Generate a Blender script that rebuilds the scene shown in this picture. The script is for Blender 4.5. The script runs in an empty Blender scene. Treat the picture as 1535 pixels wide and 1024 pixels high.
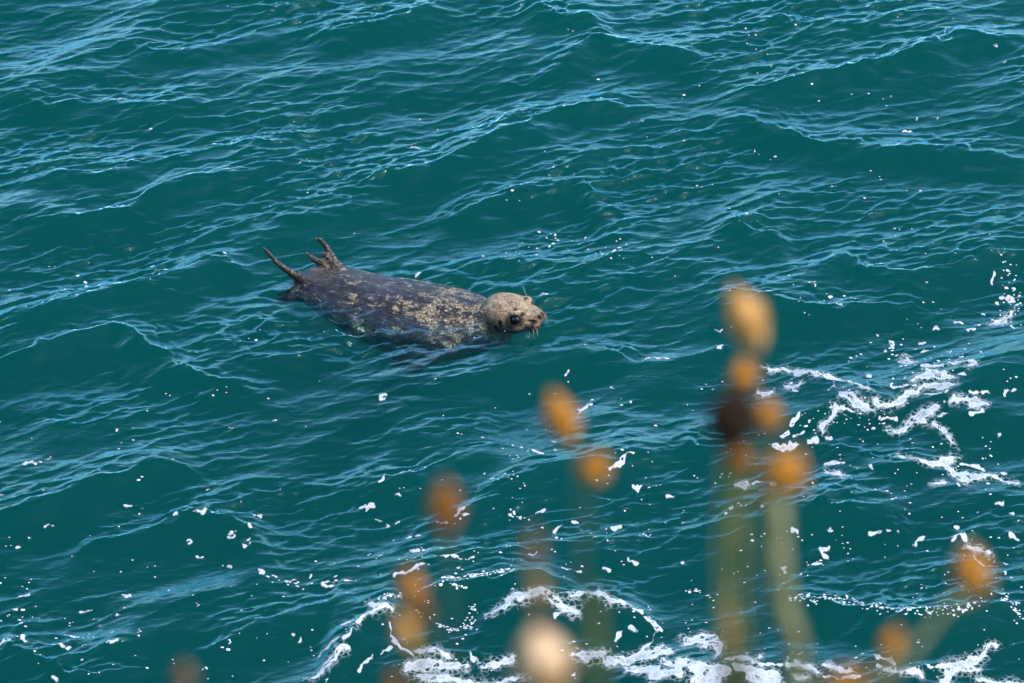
import bpy, bmesh, math, random
import numpy as np
from mathutils import Vector, Matrix, Quaternion
R = math.radians
sc = bpy.context.scene
COL = sc.collection
random.seed(7)

# ---------------------------------------------------------------- camera
DEP = R(32.0)            # how far the lens looks down from the cliff top
DIST = 24.0              # metres from lens to the seal
CAM = Vector((0.0, -DIST * math.cos(DEP), DIST * math.sin(DEP)))
cd = bpy.data.cameras.new('camera')
cam = bpy.data.objects.new('camera', cd)
COL.objects.link(cam)
cam.location = CAM
cam.rotation_euler = (R(90) - DEP, 0, 0)
cd.sensor_width = 36.0
cd.lens = 169.0
cd.clip_start = 0.05
cd.clip_end = 5000
cd.dof.use_dof = True
cd.dof.focus_distance = DIST
cd.dof.aperture_fstop = 9.0
sc.camera = cam

# ---------------------------------------------------------------- sky and sun
SUN_EL, SUN_AZ = R(54), R(118)     # azimuth clockwise from +Y: over the right shoulder
w = bpy.data.worlds.new('World')
sc.world = w
w.use_nodes = True
wn, wl = w.node_tree.nodes, w.node_tree.links
bg = wn['Background']
sky = wn.new('ShaderNodeTexSky')
sky.sky_type = 'NISHITA'
sky.sun_disc = False
sky.sun_elevation = SUN_EL
sky.sun_rotation = SUN_AZ
sky.altitude = 10
sky.air_density = 0.85
sky.dust_density = 0.8
sky.ozone_density = 1.5
wl.new(sky.outputs[0], bg.inputs[0])
bg.inputs[1].default_value = 0.15
sd = bpy.data.lights.new('sun', 'SUN')
sd.energy = 2.0
sd.angle = R(0.53)
sd.color = (1.0, 0.965, 0.91)
sun = bpy.data.objects.new('sun', sd)
COL.objects.link(sun)
sdir = Vector((math.sin(SUN_AZ) * math.cos(SUN_EL), math.cos(SUN_AZ) * math.cos(SUN_EL), math.sin(SUN_EL)))
sun.rotation_euler = sdir.to_track_quat('Z', 'Y').to_euler()
sun.location = sdir * 60

sc.view_settings.view_transform = 'Standard'
sc.view_settings.look = 'None'
sc.view_settings.exposure = 1.6
sc.view_settings.gamma = 1.0
sc.view_settings.use_curve_mapping = False
sc.render.engine = 'CYCLES'
cy = sc.cycles
cy.use_denoising = True
cy.max_bounces = 8
cy.diffuse_bounces = 2
cy.glossy_bounces = 3
cy.transmission_bounces = 2
cy.transparent_max_bounces = 12
cy.volume_bounces = 1
cy.caustics_reflective = False
cy.caustics_refractive = False
cy.sample_clamp_indirect = 6.0
cy.sample_clamp_direct = 3.0

# ---------------------------------------------------------------- helpers
PXM = 169.0 / 36.0 * 1535.0 / 1.0      # focal length in photograph pixels
FWD = Vector((0, math.cos(DEP), -math.sin(DEP)))
UPV = Vector((0, math.sin(DEP), math.cos(DEP)))
RGT = Vector((1, 0, 0))

def ray(px, py):
    return (FWD + RGT * ((px - 767.5) / PXM) + UPV * ((512 - py) / PXM))

def on_sea(px, py, z=0.0):
    d = ray(px, py)
    t = (z - CAM.z) / d.z
    p = CAM + d * t
    return p.x, p.y

def in_air(px, py, dist):
    return CAM + ray(px, py) * dist

def sea_np(px, py):
    dx = (px - 767.5) / PXM
    v = (512 - py) / PXM
    dy = math.cos(DEP) + math.sin(DEP) * v
    dz = -math.sin(DEP) + math.cos(DEP) * v
    t = -CAM.z / dz
    return dx * t, CAM.y + dy * t

def mesh_obj(name, verts, faces, mats, parent=None, smooth=True):
    me = bpy.data.meshes.new(name)
    verts = np.asarray(verts, dtype=np.float32)
    faces = np.asarray(faces, dtype=np.int32)
    if faces.ndim == 2:
        n, k = faces.shape
        me.vertices.add(len(verts)); me.vertices.foreach_set('co', verts.ravel())
        me.loops.add(n * k); me.loops.foreach_set('vertex_index', faces.ravel())
        me.polygons.add(n)
        me.polygons.foreach_set('loop_start', np.arange(0, n * k, k, dtype=np.int32))
        me.polygons.foreach_set('loop_total', np.full(n, k, dtype=np.int32))
        me.update(calc_edges=True)
    me.validate()
    if smooth:
        me.polygons.foreach_set('use_smooth', np.ones(len(me.polygons), dtype=bool))
    for m in (mats if isinstance(mats, (list, tuple)) else [mats]):
        me.materials.append(m)
    o = bpy.data.objects.new(name, me)
    COL.objects.link(o)
    if parent:
        o.parent = parent
    return o

def tag(o, label=None, cat=None, group=None, kind=None):
    if label: o['label'] = label
    if cat: o['category'] = cat
    if group: o['group'] = group
    if kind: o['kind'] = kind
    return o

class NT:
    """tiny node-tree writer"""
    def __init__(self, name):
        self.m = bpy.data.materials.new(name)
        self.m.use_nodes = True
        self.n, self.l = self.m.node_tree.nodes, self.m.node_tree.links
        self.n.clear()
        self.out = self.n.new('ShaderNodeOutputMaterial')
    def add(self, typ, ins=None, **kw):
        nd = self.n.new(typ)
        for k, v in kw.items(): setattr(nd, k, v)
        for k, v in (ins or {}).items(): self.put(nd, k, v)
        return nd
    def put(self, nd, k, v):
        s = nd.inputs[k]
        if isinstance(v, bpy.types.NodeSocket): self.l.new(v, s)
        elif isinstance(v, bpy.types.Node): self.l.new(v.outputs[0], s)
        else: s.default_value = v
    def ramp(self, fac, stops, interp='LINEAR'):
        r = self.add('ShaderNodeValToRGB', {0: fac})
        r.color_ramp.interpolation = interp
        el = r.color_ramp.elements
        while len(el) < len(stops): el.new(0.5)
        for e, (p, c) in zip(el, stops):
            e.position = p
            e.color = (c[0], c[1], c[2], 1) if isinstance(c, (tuple, list)) else (c, c, c, 1)
        return r
    def math(self, op, a, b=None, clamp=False):
        nd = self.add('ShaderNodeMath', operation=op, use_clamp=clamp)
        self.put(nd, 0, a)
        if b is not None: self.put(nd, 1, b)
        return nd.outputs[0]
    def mix(self, f, a, b, blend='MIX'):
        nd = self.add('ShaderNodeMix', data_type='RGBA', blend_type=blend)
        self.put(nd, 0, f); self.put(nd, 6, a); self.put(nd, 7, b)
        return nd.outputs[2]

# ================================================================ SEA
DX = 0.010
NXT, NYT = 1024, 1024
X0, Y0 = -5.12, -5.12           # corner of the wave tile (repeats every 10.24 m)
rs = np.random.RandomState(11)

def spectrum(lmin, lmax, ang, spread, power, rough=0.0, seed=1):
    r = np.random.RandomState(seed)
    kx = np.fft.fftfreq(NXT, DX) * 2 * np.pi
    ky = np.fft.fftfreq(NYT, DX) * 2 * np.pi
    KX, KY = np.meshgrid(kx, ky)
    K = np.hypot(KX, KY) + 1e-9
    c = (KX * math.cos(ang) + KY * math.sin(ang)) / K
    dirw = np.abs(c) ** spread * np.where(c > 0, 1, 0.25) + rough
    k0, k1 = 2 * np.pi / lmax, 2 * np.pi / lmin
    band = 1 / (1 + (k0 / K) ** 8) / (1 + (K / k1) ** 6)
    A = band * dirw * K ** (-power)
    A[0, 0] = 0
    F = A * (r.normal(size=K.shape) + 1j * r.normal(size=K.shape))
    return F, KX, KY, K

def field(F):
    return np.real(np.fft.ifft2(F))

def slope_norm(F, KX, KY, target):
    gx, gy = field(F * 1j * KX), field(F * 1j * KY)
    s = math.sqrt((gx ** 2 + gy ** 2).mean())
    return F * (target / s)

def tile_sample(T, x, y):
    """bilinear, periodic"""
    u = (x - X0) / DX; v = (y - Y0) / DX
    iu = np.floor(u).astype(int); iv = np.floor(v).astype(int)
    fu = (u - iu).astype(np.float32); fv = (v - iv).astype(np.float32)
    a, b, c, d = iu % NXT, (iu + 1) % NXT, iv % NYT, (iv + 1) % NYT
    return (T[c, a] * (1 - fu) + T[c, b] * fu) * (1 - fv) + (T[d, a] * (1 - fu) + T[d, b] * fu) * fv

WIND = R(-58)
# medium chop, with crests pinched by shifting each sample towards its crest
F, KX, KY, K = spectrum(0.20, 1.9, WIND, 1.5, 2.2, 0.06, 3)
F = slope_norm(F, KX, KY, 0.125)
Hm = field(F)
Dx, Dy = field(-1j * F * KX / K), field(-1j * F * KY / K)
gx, gy = np.meshgrid(X0 + np.arange(NXT) * DX, Y0 + np.arange(NYT) * DX)
LAM = 0.5
sx, sy = gx.copy(), gy.copy()
for _ in range(3):
    ddx, ddy = tile_sample(Dx, sx, sy), tile_sample(Dy, sx, sy)
    sx, sy = gx + LAM * ddx, gy + LAM * ddy
Hm = tile_sample(Hm, sx, sy)
# ripples
F2, _, _, _ = spectrum(0.030, 0.24, R(-66), 4.0, 1.75, 0.03, 5)
F2 = slope_norm(F2, KX, KY, 0.46)
Hr = field(F2)
Rx, Ry = field(-1j * F2 * KX / K), field(-1j * F2 * KY / K)
Hr = tile_sample(Hr, gx + 1.3 * tile_sample(Rx, gx, gy), gy + 1.3 * tile_sample(Ry, gx, gy))
# slow patches for gusts
F3, _, _, _ = spectrum(0.5, 3.0, R(-60), 1.0, 1.9, 0.3, 9)
G = field(F3); G /= G.std()

# the waves one can name in the photograph: crest lines (photograph pixels, laid onto the sea), height in m
RIDGES = [
 (.050, [(-60,500),(0,491),(67,474),(173,438),(233,431),(283,404),(333,391),(367,401),(417,430)]),
 (.055, [(-60,560),(0,536),(133,504),(173,484),(200,504),(233,534),(283,561),(333,578),(397,584),(450,580)]),
 (.035, [(340,462),(383,474),(417,501),(460,521),(510,504),(560,495)]),
 (.030, [(640,215),(700,205),(770,180),(830,150)]),
 (.025, [(380,330),(450,318),(520,300),(600,296)]),
 (.025, [(1060,330),(1130,345),(1200,372)]),
 (.030, [(1100,20),(1200,40),(1300,30),(1400,15),(1500,10)]),
 (.025, [(560,640),(620,655),(690,640),(760,622)]),
 (.025, [(30,620),(110,640),(200,615),(260,600)]),
 (.025, [(1200,745),(1290,775),(1380,790)]),
 (.030, [(267,481),(300,494),(343,521),(383,538),(433,541),(510,528)]),
 (.060, [(1024,160),(1074,152),(1157,133),(1257,110),(1324,97),(1391,80),(1424,66),(1471,56),(1535,60),(1600,70)]),
 (.035, [(1024,180),(1141,183),(1177,203),(1224,220),(1324,222),(1424,227),(1491,230),(1600,255)]),
 (.050, [(480,262),(579,267),(629,257),(712,230),(779,200),(845,170),(912,157),(962,157),(1022,167)]),
 (.045, [(612,337),(712,310),(762,293),(845,277),(879,280),(895,293),(945,317),(979,333)]),
 (.045, [(780,125),(829,100),(879,67),(912,53),(945,77),(1022,83),(1080,100)]),
 (.045, [(440,60),(512,53),(579,40),(645,13),(700,-10)]),
 (.040, [(760,-15),(785,8),(812,23),(880,30),(930,45)]),
 (.040, [(-40,270),(0,267),(133,267),(217,250),(300,233),(400,217),(467,190),(510,170),(560,150)]),
 (.050, [(-20,345),(27,337),(117,333),(200,313),(267,283),(367,260),(450,240),(510,217)]),
 (.035, [(-40,140),(0,147),(60,158),(150,155),(240,165),(330,140)]),
 (.030, [(150,55),(200,75),(300,75),(400,45),(428,28),(500,35)]),
 (.035, [(1140,402),(1200,402),(1265,386),(1312,405),(1359,420),(1421,402),(1477,386),(1560,370)]),
 (.035, [(1020,470),(1080,458),(1140,455),(1218,461),(1277,458),(1343,457),(1421,467),(1496,469)]),
 (.045, [(-40,775),(0,769),(67,762),(150,732),(207,709),(250,702),(283,712),(330,735)]),
 (.050, [(57,849),(133,809),(213,799),(293,769),(333,772),(383,799),(417,849),(443,865)]),
 (.035, [(260,1000),(300,979),(367,942),(433,922),(510,895),(560,880)]),
 (.035, [(-30,950),(20,972),(50,995),(100,1009),(167,1012),(233,1007)]),
 (.035, [(500,728),(540,722),(608,719),(676,691),(730,673),(800,660)]),
 (.040, [(694,764),(767,732),(857,710),(930,690),(993,673),(1040,668)]),
 (.030, [(540,864),(653,841),(767,832),(880,818),(993,814)]),
 (.050, [(590,905),(635,888),(700,880),(760,872),(830,868),(880,885)]),
 (.050, [(470,1010),(520,960),(560,925),(610,905)]),
 (.055, [(700,935),(735,925),(800,910),(860,902),(900,898),(960,910),(1010,935)]),
 (.050, [(1150,885),(1185,890),(1250,905),(1330,920),(1400,930),(1470,920),(1560,900)]),
 (.030, [(1160,545),(1220,560),(1270,580),(1310,600),(1360,610)]),
 (.025, [(1200,650),(1280,672),(1340,690),(1420,700)]),
 (.030, [(560,596),(640,580),(720,560),(800,530),(880,520),(960,540),(1040,545)]),
 (.030, [(860,380),(930,350),(990,320),(1040,300),(1100,290)]),
 (.030, [(1000,660),(1060,672),(1130,690)]),
]
GX, GY = gx, gy                                   # the tile covers everything the ridges touch
Hb = np.zeros_like(GX); Mk = np.zeros_like(GX); Fm = np.zeros_like(GX)
wob = field(spectrum(0.08, 0.5, R(-60), 0.5, 1.6, 0.6, 21)[0]); wob /= wob.std()
wob2 = field(spectrum(0.25, 1.2, R(-60), 0.5, 1.8, 0.6, 23)[0]); wob2 /= wob2.std()
brk = field(spectrum(0.10, 0.6, R(-66), 2.0, 1.6, 0.2, 27)[0]); brk /= brk.std()
for amp, pts in RIDGES:
    P = np.array([on_sea(*p) for p in pts])
    # dense resample along x (crests are single-valued in x)
    o = np.argsort(P[:, 0]); P = P[o]
    xa, xb = P[0, 0], P[-1, 0]
    i0, i1 = max(0, int((xa - X0) / DX)), min(NXT, int((xb - X0) / DX))
    if i1 - i0 < 4: continue
    xs = X0 + np.arange(i0, i1) * DX
    ry = np.interp(xs, P[:, 0], P[:, 1])
    k = np.exp(-0.5 * (np.arange(-30, 31) / 7.0) ** 2); k /= k.sum()
    ry = np.convolve(np.pad(ry, 30, mode='edge'), k, mode='valid')
    sl = np.gradient(ry, DX)
    cs = 1 / np.sqrt(1 + sl ** 2)
    t = (xs - xa) / (xb - xa)
    e = np.clip(np.minimum(t, 1 - t) / 0.28, 0, 1); e = e * e * (3 - 2 * e)
    s = (GY[:, i0:i1] - ry[None, :]) * cs[None, :] + 0.014 * wob[:, i0:i1]
    sa = np.sqrt(s * s + 0.018 ** 2) - 0.018
    back = np.exp(-sa / 0.19); front = 1.18 * np.exp(-(sa / 0.17) ** 1.35) - 0.18 * np.exp(-((sa - .24) / 0.16) ** 2)
    prof = np.where(s > 0, back, front)
    prof = prof - 0.10 * np.exp(-((s + 0.30) / 0.18) ** 2)
    Hb[:, i0:i1] += 1.15 * amp * e[None, :] * prof
    # fine parallel wrinkles trailing behind the crest
    sw = s + 0.022 * wob2[:, i0:i1] + 0.006 * wob[:, i0:i1]
    env = e[None, :] * np.where(s > -.01, np.exp(-np.maximum(s, 0) / 0.24), np.exp((s + .01) / .02)) * np.clip(.55 + .5 * brk[:, i0:i1], 0, 1.3)
    lam = .072 + .05 * np.clip(s, 0, .6)
    Hb[:, i0:i1] += env * (0.0040 * np.sin(2 * np.pi * sw / lam + 2.1) + 0.0022 * np.sin(2 * np.pi * (sw + .01 * brk[:, i0:i1]) / (lam * .58)))
    m = np.where(s > 0, np.exp(-s / 0.22), np.exp(s / 0.035)) * e[None, :]
    Mk[:, i0:i1] = np.maximum(Mk[:, i0:i1], m)
    fm = np.exp(-((s + 0.16) / 0.14) ** 2) * e[None, :]
    Fm[:, i0:i1] = np.maximum(Fm[:, i0:i1], fm)

def sstep(a, b, x):
    t = np.clip((x - a) / (b - a), 0, 1)
    return t * t * (3 - 2 * t)

# calmer water right round the seal
SEAL_X, SEAL_Y = on_sea(640, 468)
near = np.exp(-(((GX - SEAL_X) / 0.85) ** 2 + ((GY - SEAL_Y) / 0.5) ** 2) ** 2)
gust = sstep(-0.4, 1.3, G + 0.25 * Hm / Hm.std())
far = sstep(-2.5, 3.5, GY)
rip = np.clip(0.20 + 0.42 * Mk + (0.50 + 0.30 * far) * gust + 0.16 * far - 0.50 * Fm, 0.09, 1.1)
Hs = field(slope_norm(spectrum(0.06, 0.34, R(-70), 2.5, 2.1, 0.05, 33)[0], KX, KY, 0.46))
HEIGHT = (Hm * (1 - 0.45 * Fm) + Hb) * (1 - 0.70 * near) + Hr * np.maximum(rip, 0.45 * near) + Hs * near
HEIGHT -= HEIGHT[150:900, 150:900].mean()
LOW = Hm

def sea_h(x, y):
    return tile_sample(HEIGHT, np.asarray(x, float), np.asarray(y, float))

def axis(a, b, lim, g=1.16):
    core = np.arange(a, b + DX / 2, DX)
    up, dn, s = [], [], DX
    v = b
    while v < lim:
        s *= g; v += s; up.append(v)
    s = DX; v = a
    while v > -lim:
        s *= g; v -= s; dn.append(v)
    return np.array(dn[::-1] + list(core) + up)
ax, ay = axis(-3.25, 3.25, 1500.), axis(-3.4, 4.4, 1500.)
AX, AY = np.meshgrid(ax, ay)
inx = np.clip(1 - np.maximum(np.abs(AX) - 3.6, 0) / 1.2, 0, 1)
iny = np.clip(1 - np.maximum(np.maximum(-3.7 - AY, AY - 4.7), 0) / 0.35, 0, 1)
wgt = inx * iny
AZ = sea_h(AX, AY) * wgt + tile_sample(LOW, AX, AY) * (1 - wgt) * np.clip(60 / (np.abs(AX) + np.abs(AY) + 1), 0, 1)
nx, ny = len(ax), len(ay)
idx = np.arange(nx * ny).reshape(ny, nx)
quads = np.stack([idx[:-1, :-1], idx[:-1, 1:], idx[1:, 1:], idx[1:, :-1]], -1).reshape(-1, 4)

t = NT('sea_water')
tc = t.add('ShaderNodeNewGeometry').outputs['Position']
mp = t.add('ShaderNodeMapping', {0: tc, 'Rotation': (0, 0, R(28)), 'Scale': (14, 34, 20)})
n1 = t.add('ShaderNodeTexNoise', {0: mp, 'Scale': 1.0, 'Detail': 3.0, 'Roughness': 0.55, 'Distortion': 0.4})
mp2 = t.add('ShaderNodeMapping', {0: tc, 'Rotation': (0, 0, R(22)), 'Scale': (28, 95, 40)})
n2 = t.add('ShaderNodeTexNoise', {0: mp2, 'Scale': 1.0, 'Detail': 2.0, 'Roughness': 0.5, 'Distortion': 0.3})
hh_ = t.math('ADD', n1.outputs[0], t.math('MULTIPLY', n2.outputs[0], .35))
bp = t.add('ShaderNodeBump', {'Strength': 0.28, 'Distance': 0.012, 'Height': hh_})
fr = t.add('ShaderNodeFresnel', {'IOR': 1.34, 'Normal': bp})
gl = t.add('ShaderNodeBsdfGlossy', {'Color': (0.50, 0.88, 0.97, 1), 'Roughness': 0.03, 'Normal': bp})
tr = t.add('ShaderNodeBsdfTransparent', {'Color': (0.97, 0.99, 0.99, 1)})
frc = t.math('MAXIMUM', t.math('SUBTRACT', t.math('MULTIPLY', fr.outputs[0], 1.75), .052), .015)
frc = t.math('MINIMUM', frc, .92)
bf = t.add('ShaderNodeNewGeometry').outputs['Backfacing']
frc = t.math('MULTIPLY', frc, t.math('SUBTRACT', 1.0, bf))
mx = t.add('ShaderNodeMixShader', {0: frc, 1: tr, 2: gl})
t.l.new(mx.outputs[0], t.out.inputs['Surface'])
vs = t.add('ShaderNodeVolumeScatter', {'Color': (0.0, 0.050, 0.039, 1), 'Density': 1.5, 'Anisotropy': 0.0})
va = t.add('ShaderNodeVolumeAbsorption', {'Color': (0.02, 0.60, 0.62, 1), 'Density': 1.1})
ad = t.add('ShaderNodeAddShader', {0: vs, 1: va})
t.l.new(ad.outputs[0], t.out.inputs['Volume'])
MAT_SEA = t.m
sea = mesh_obj('sea', np.stack([AX, AY, AZ], -1).reshape(-1, 3), quads, MAT_SEA)
tag(sea, 'rippled deep teal sea with crossing wavelets', 'sea', kind='structure')

t = NT('seabed_sand')
n1 = t.add('ShaderNodeTexNoise', {'Scale': 0.8, 'Detail': 4.0})
cr = t.ramp(n1.outputs[0], [(0.3, (.05, .06, .05)), (0.7, (.14, .13, .10))])
b = t.add('ShaderNodeBsdfPrincipled', {'Base Color': cr, 'Roughness': 0.9})
t.l.new(b.outputs[0], t.out.inputs[0])
bx_ = np.array([(-1500, -1500, -6), (1500, -1500, -6), (1500, 1500, -6), (-1500, 1500, -6)])
tag(mesh_obj('seabed', bx_, [[0, 1, 2, 3]], t.m, smooth=False), 'dark sandy seabed under the water', 'seabed', kind='structure')

# ================================================================ SEAL
def surface_nets(Fv, org, h):
    """one closed surface from a sampled distance field (numpy naive surface nets)"""
    nx, ny, nz = Fv.shape
    S = Fv < 0
    cnt = np.zeros((nx - 1, ny - 1, nz - 1), np.int8)
    for i in (0, 1):
        for j in (0, 1):
            for k in (0, 1):
                cnt += S[i:nx - 1 + i, j:ny - 1 + j, k:nz - 1 + k]
    act = np.argwhere((cnt > 0) & (cnt < 8))
    vid = -np.ones((nx - 1, ny - 1, nz - 1), np.int32)
    vid[act[:, 0], act[:, 1], act[:, 2]] = np.arange(len(act))
    acc = np.zeros((len(act), 3)); n = np.zeros(len(act))
    cor = [(i, j, k) for i in (0, 1) for j in (0, 1) for k in (0, 1)]
    val = {c: Fv[act[:, 0] + c[0], act[:, 1] + c[1], act[:, 2] + c[2]] for c in cor}
    for a in cor:
        for d in range(3):
            if a[d]: continue
            b = list(a); b[d] = 1; b = tuple(b)
            va, vb = val[a], val[b]
            m = (va < 0) != (vb < 0)
            tt = va[m] / (va[m] - vb[m])
            p = np.array(a, float)[None, :].repeat(m.sum(), 0); p[:, d] += tt
            acc[m] += p; n[m] += 1
    V = (act + acc / n[:, None]) * h + org
    faces = []
    for d in range(3):
        e1, e2 = [(1, 2), (2, 0), (0, 1)][d]
        sl0 = [slice(1, None)] * 3; sl1 = [slice(1, None)] * 3
        sl0 = [slice(1, nx - 1), slice(1, ny - 1), slice(1, nz - 1)]
        sl0[d] = slice(0, Fv.shape[d] - 1)
        A = S[tuple(sl0)]
        sl1 = list(sl0); sl1[d] = slice(1, Fv.shape[d])
        B = S[tuple(sl1)]
        ed = np.argwhere(A != B)
        off = np.array([1, 1, 1]); off[d] = 0
        base = ed + off
        o1 = np.zeros(3, int); o1[e1] = 1
        o2 = np.zeros(3, int); o2[e2] = 1
        g = lambda q: vid[q[:, 0], q[:, 1], q[:, 2]]
        q = np.stack([g(base - o1 - o2), g(base - o2), g(base), g(base - o1)], -1)
        ins = A[ed[:, 0], ed[:, 1], ed[:, 2]]
        q[~ins] = q[~ins][:, ::-1]
        faces.append(q)
    return V, np.concatenate(faces)

def smin(a, b, k):
    h = np.clip(0.5 + 0.5 * (b - a) / k, 0, 1)
    return b * (1 - h) + a * h - k * h * (1 - h)

def smax(a, b, k):
    return -smin(-a, -b, k)

HS = 0.0052
ORG = np.array([-0.92, -0.57, -0.30]); SPAN = np.array([1.80, 1.14, 0.58])
NV = np.ceil(SPAN / HS).astype(int)
lx, ly, lz = [ORG[i] + np.arange(NV[i]) * HS for i in range(3)]
PX, PY, PZ = np.meshgrid(lx.astype(np.float32), ly.astype(np.float32), lz.astype(np.float32), indexing='ij')

def smooth_interp(x, xs, ys):
    """monotone-ish cubic through the stations"""
    xs, ys = np.array(xs, float), np.array(ys, float)
    m = np.gradient(ys, xs)
    i = np.clip(np.searchsorted(xs, x) - 1, 0, len(xs) - 2)
    h = xs[i + 1] - xs[i]; t = np.clip((x - xs[i]) / h, 0, 1)
    return ((2*t**3 - 3*t**2 + 1) * ys[i] + (t**3 - 2*t**2 + t) * h * m[i] + (-2*t**3 + 3*t**2) * ys[i+1] + (t**3 - t**2) * h * m[i+1])

# ---- trunk: stations along the spine  x, centre y, centre z, half width, half height
ST = np.array([
 (-.60, .010, .014, .085, .030), (-.56, .008, .014, .130, .056), (-.48, .004, .008, .165, .088), (-.36, .000, -.014, .194, .122),
 (-.20, -.006, -.052, .222, .154), (.00, -.010, -.070, .245, .178), (.17, -.006, -.072, .240, .180),
 (.30, .000, -.064, .208, .168), (.40, .004, -.052, .165, .142), (.47, .004, -.036, .126, .116), (.56, -.005, -.010, .095, .090)])
xs1 = lx
cy_, cz_, ry_, rz_ = [smooth_interp(xs1, ST[:, 0], ST[:, i])[:, None, None].astype(np.float32) for i in (1, 2, 3, 4)]
q = np.sqrt(((PY - cy_) / ry_) ** 2 + ((PZ - cz_) / rz_) ** 2)
D = (q - 1) * np.minimum(ry_, rz_)
D = np.maximum(D, np.maximum(-.60 - PX, PX - .56) * 0.9)

# ---- head frame
HC = np.array([.582, -.030, .084]); HYAW, HPIT, HROL = R(-12), R(-8), R(8)
HSC = 0.87
HM = (Matrix.Rotation(HYAW, 3, 'Z') @ Matrix.Rotation(HPIT, 3, 'Y') @ Matrix.Rotation(HROL, 3, 'X'))
HMn = np.array(HM)
sub = (slice(int((.36 - ORG[0]) / HS), NV[0]), slice(int((-.40 - ORG[1]) / HS), int((.26 - ORG[1]) / HS)), slice(int((-.26 - ORG[2]) / HS), NV[2]))
qx, qy, qz = (PX[sub] - HC[0]) / HSC, (PY[sub] - HC[1]) / HSC, (PZ[sub] - HC[2]) / HSC
hx = qx * HMn[0, 0] + qy * HMn[1, 0] + qz * HMn[2, 0]
hy = qx * HMn[0, 1] + qy * HMn[1, 1] + qz * HMn[2, 1]
hz = qx * HMn[0, 2] + qy * HMn[1, 2] + qz * HMn[2, 2]
# stations along the head  x, half width, top z, bottom z
HT = np.array([(-.16, .100, .076, -.116), (-.12, .112, .092, -.118), (-.06, .120, .102, -.112), (.00, .117, .101, -.106), (.045, .106, .092, -.100),
 (.085, .094, .076, -.094), (.115, .082, .060, -.086), (.145, .072, .046, -.076), (.170, .062, .036, -.064), (.188, .048, .024, -.046), (.198, .022, .006, -.026)])
hw, ht, hb = [smooth_interp(hx, HT[:, 0], HT[:, i]) for i in (1, 2, 3)]
hc = (ht + hb) / 2; hh = np.maximum((ht - hb) / 2, .006); hw = np.maximum(hw, .006)
qq = (np.abs(hy) / hw) ** 2.2 + (np.abs(hz - hc) / hh) ** 2.2
Hd = (qq ** (1 / 2.2) - 1) * np.minimum(hw, hh)
Hd = smax(Hd, np.maximum(-.16 - hx, hx - .198), .012)

def ell(c, r, x=None, y=None, z=None):
    x, y, z = (hx, hy, hz) if x is None else (x, y, z)
    k0 = np.sqrt(((x - c[0]) / r[0]) ** 2 + ((y - c[1]) / r[1]) ** 2 + ((z - c[2]) / r[2]) ** 2)
    return (k0 - 1) * min(r)
for s in (-1, 1):
    Hd = smin(Hd, ell((.155, s * .038, -.024), (.044, .038, .035)), .018)     # whisker pads
    Hd = smin(Hd, ell((.070, s * .074, .060), (.034, .018, .016)), .020)      # brows
    Hd = smin(Hd, ell((.050, s * .085, -.030), (.055, .034, .042)), .030)     # cheeks
Hd = smin(Hd, ell((.188, 0, .006), (.020, .034, .021)), .012)                 # nose leather
# mouth slit, then the lower jaw below it
slit = np.maximum(np.abs(hz + .060 - 0.10 * (hx - .15) + 0.6 * hy ** 2) - .007, .085 - hx)
Hd = smax(Hd, -slit, .006)
Hd = smin(Hd, ell((.112, 0, -.084), (.056, .042, .020)), .012)
for s in (-1, 1):
    Hd = smax(Hd, -ell((.078, s * .100, .022), (.030, .022, .021)), .010)     # eye sockets
    Hd = smax(Hd, -ell((.199, s * .017, .014), (.015, .0095, .012)), .004)    # nostrils
    Hd = smax(Hd, -ell((-.012, s * .122, .002), (.008, .012, .013)), .005)    # ear holes
    Hd = smax(Hd, -ell((.166, s * .062, .006), (.028, .020, .007)), .008)     # crease above the pad
Hd = smax(Hd, -ell((.206, 0, -.010), (.016, .004, .020)), .004)              # cleft under the nose
D[sub] = smin(D[sub], (Hd * HSC).astype(np.float32), .045)

def capsule_chain(pts, rad, flat=None, k=.012):
    """tapered, optionally flattened limb; flat = (unit normal, squash)"""
    global D
    pts = [np.array(p, float) for p in pts]
    lo = np.min(pts, 0) - max(rad) - .03; hi = np.max(pts, 0) + max(rad) + .03
    s_ = tuple(slice(max(0, int((lo[i] - ORG[i]) / HS)), min(NV[i], int((hi[i] - ORG[i]) / HS) + 1)) for i in range(3))
    x, y, z = PX[s_], PY[s_], PZ[s_]
    best = None
    for a, b, ra, rb in zip(pts[:-1], pts[1:], rad[:-1], rad[1:]):
        ab = b - a; L2 = (ab ** 2).sum()
        tt = np.clip(((x - a[0]) * ab[0] + (y - a[1]) * ab[1] + (z - a[2]) * ab[2]) / L2, 0, 1)
        vx, vy, vz = x - a[0] - tt * ab[0], y - a[1] - tt * ab[1], z - a[2] - tt * ab[2]
        if flat is not None:
            nrm, sq = flat
            dn = vx * nrm[0] + vy * nrm[1] + vz * nrm[2]
            d2 = vx ** 2 + vy ** 2 + vz ** 2 + dn ** 2 * (1 / sq ** 2 - 1)
            d = (np.sqrt(np.maximum(d2, 1e-12)) - (ra + (rb - ra) * tt)) * sq
        else:
            d = np.sqrt(vx ** 2 + vy ** 2 + vz ** 2) - (ra + (rb - ra) * tt)
        best = d if best is None else smin(best, d, .006)
    D[s_] = smin(D[s_], best.astype(np.float32), k)

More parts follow.
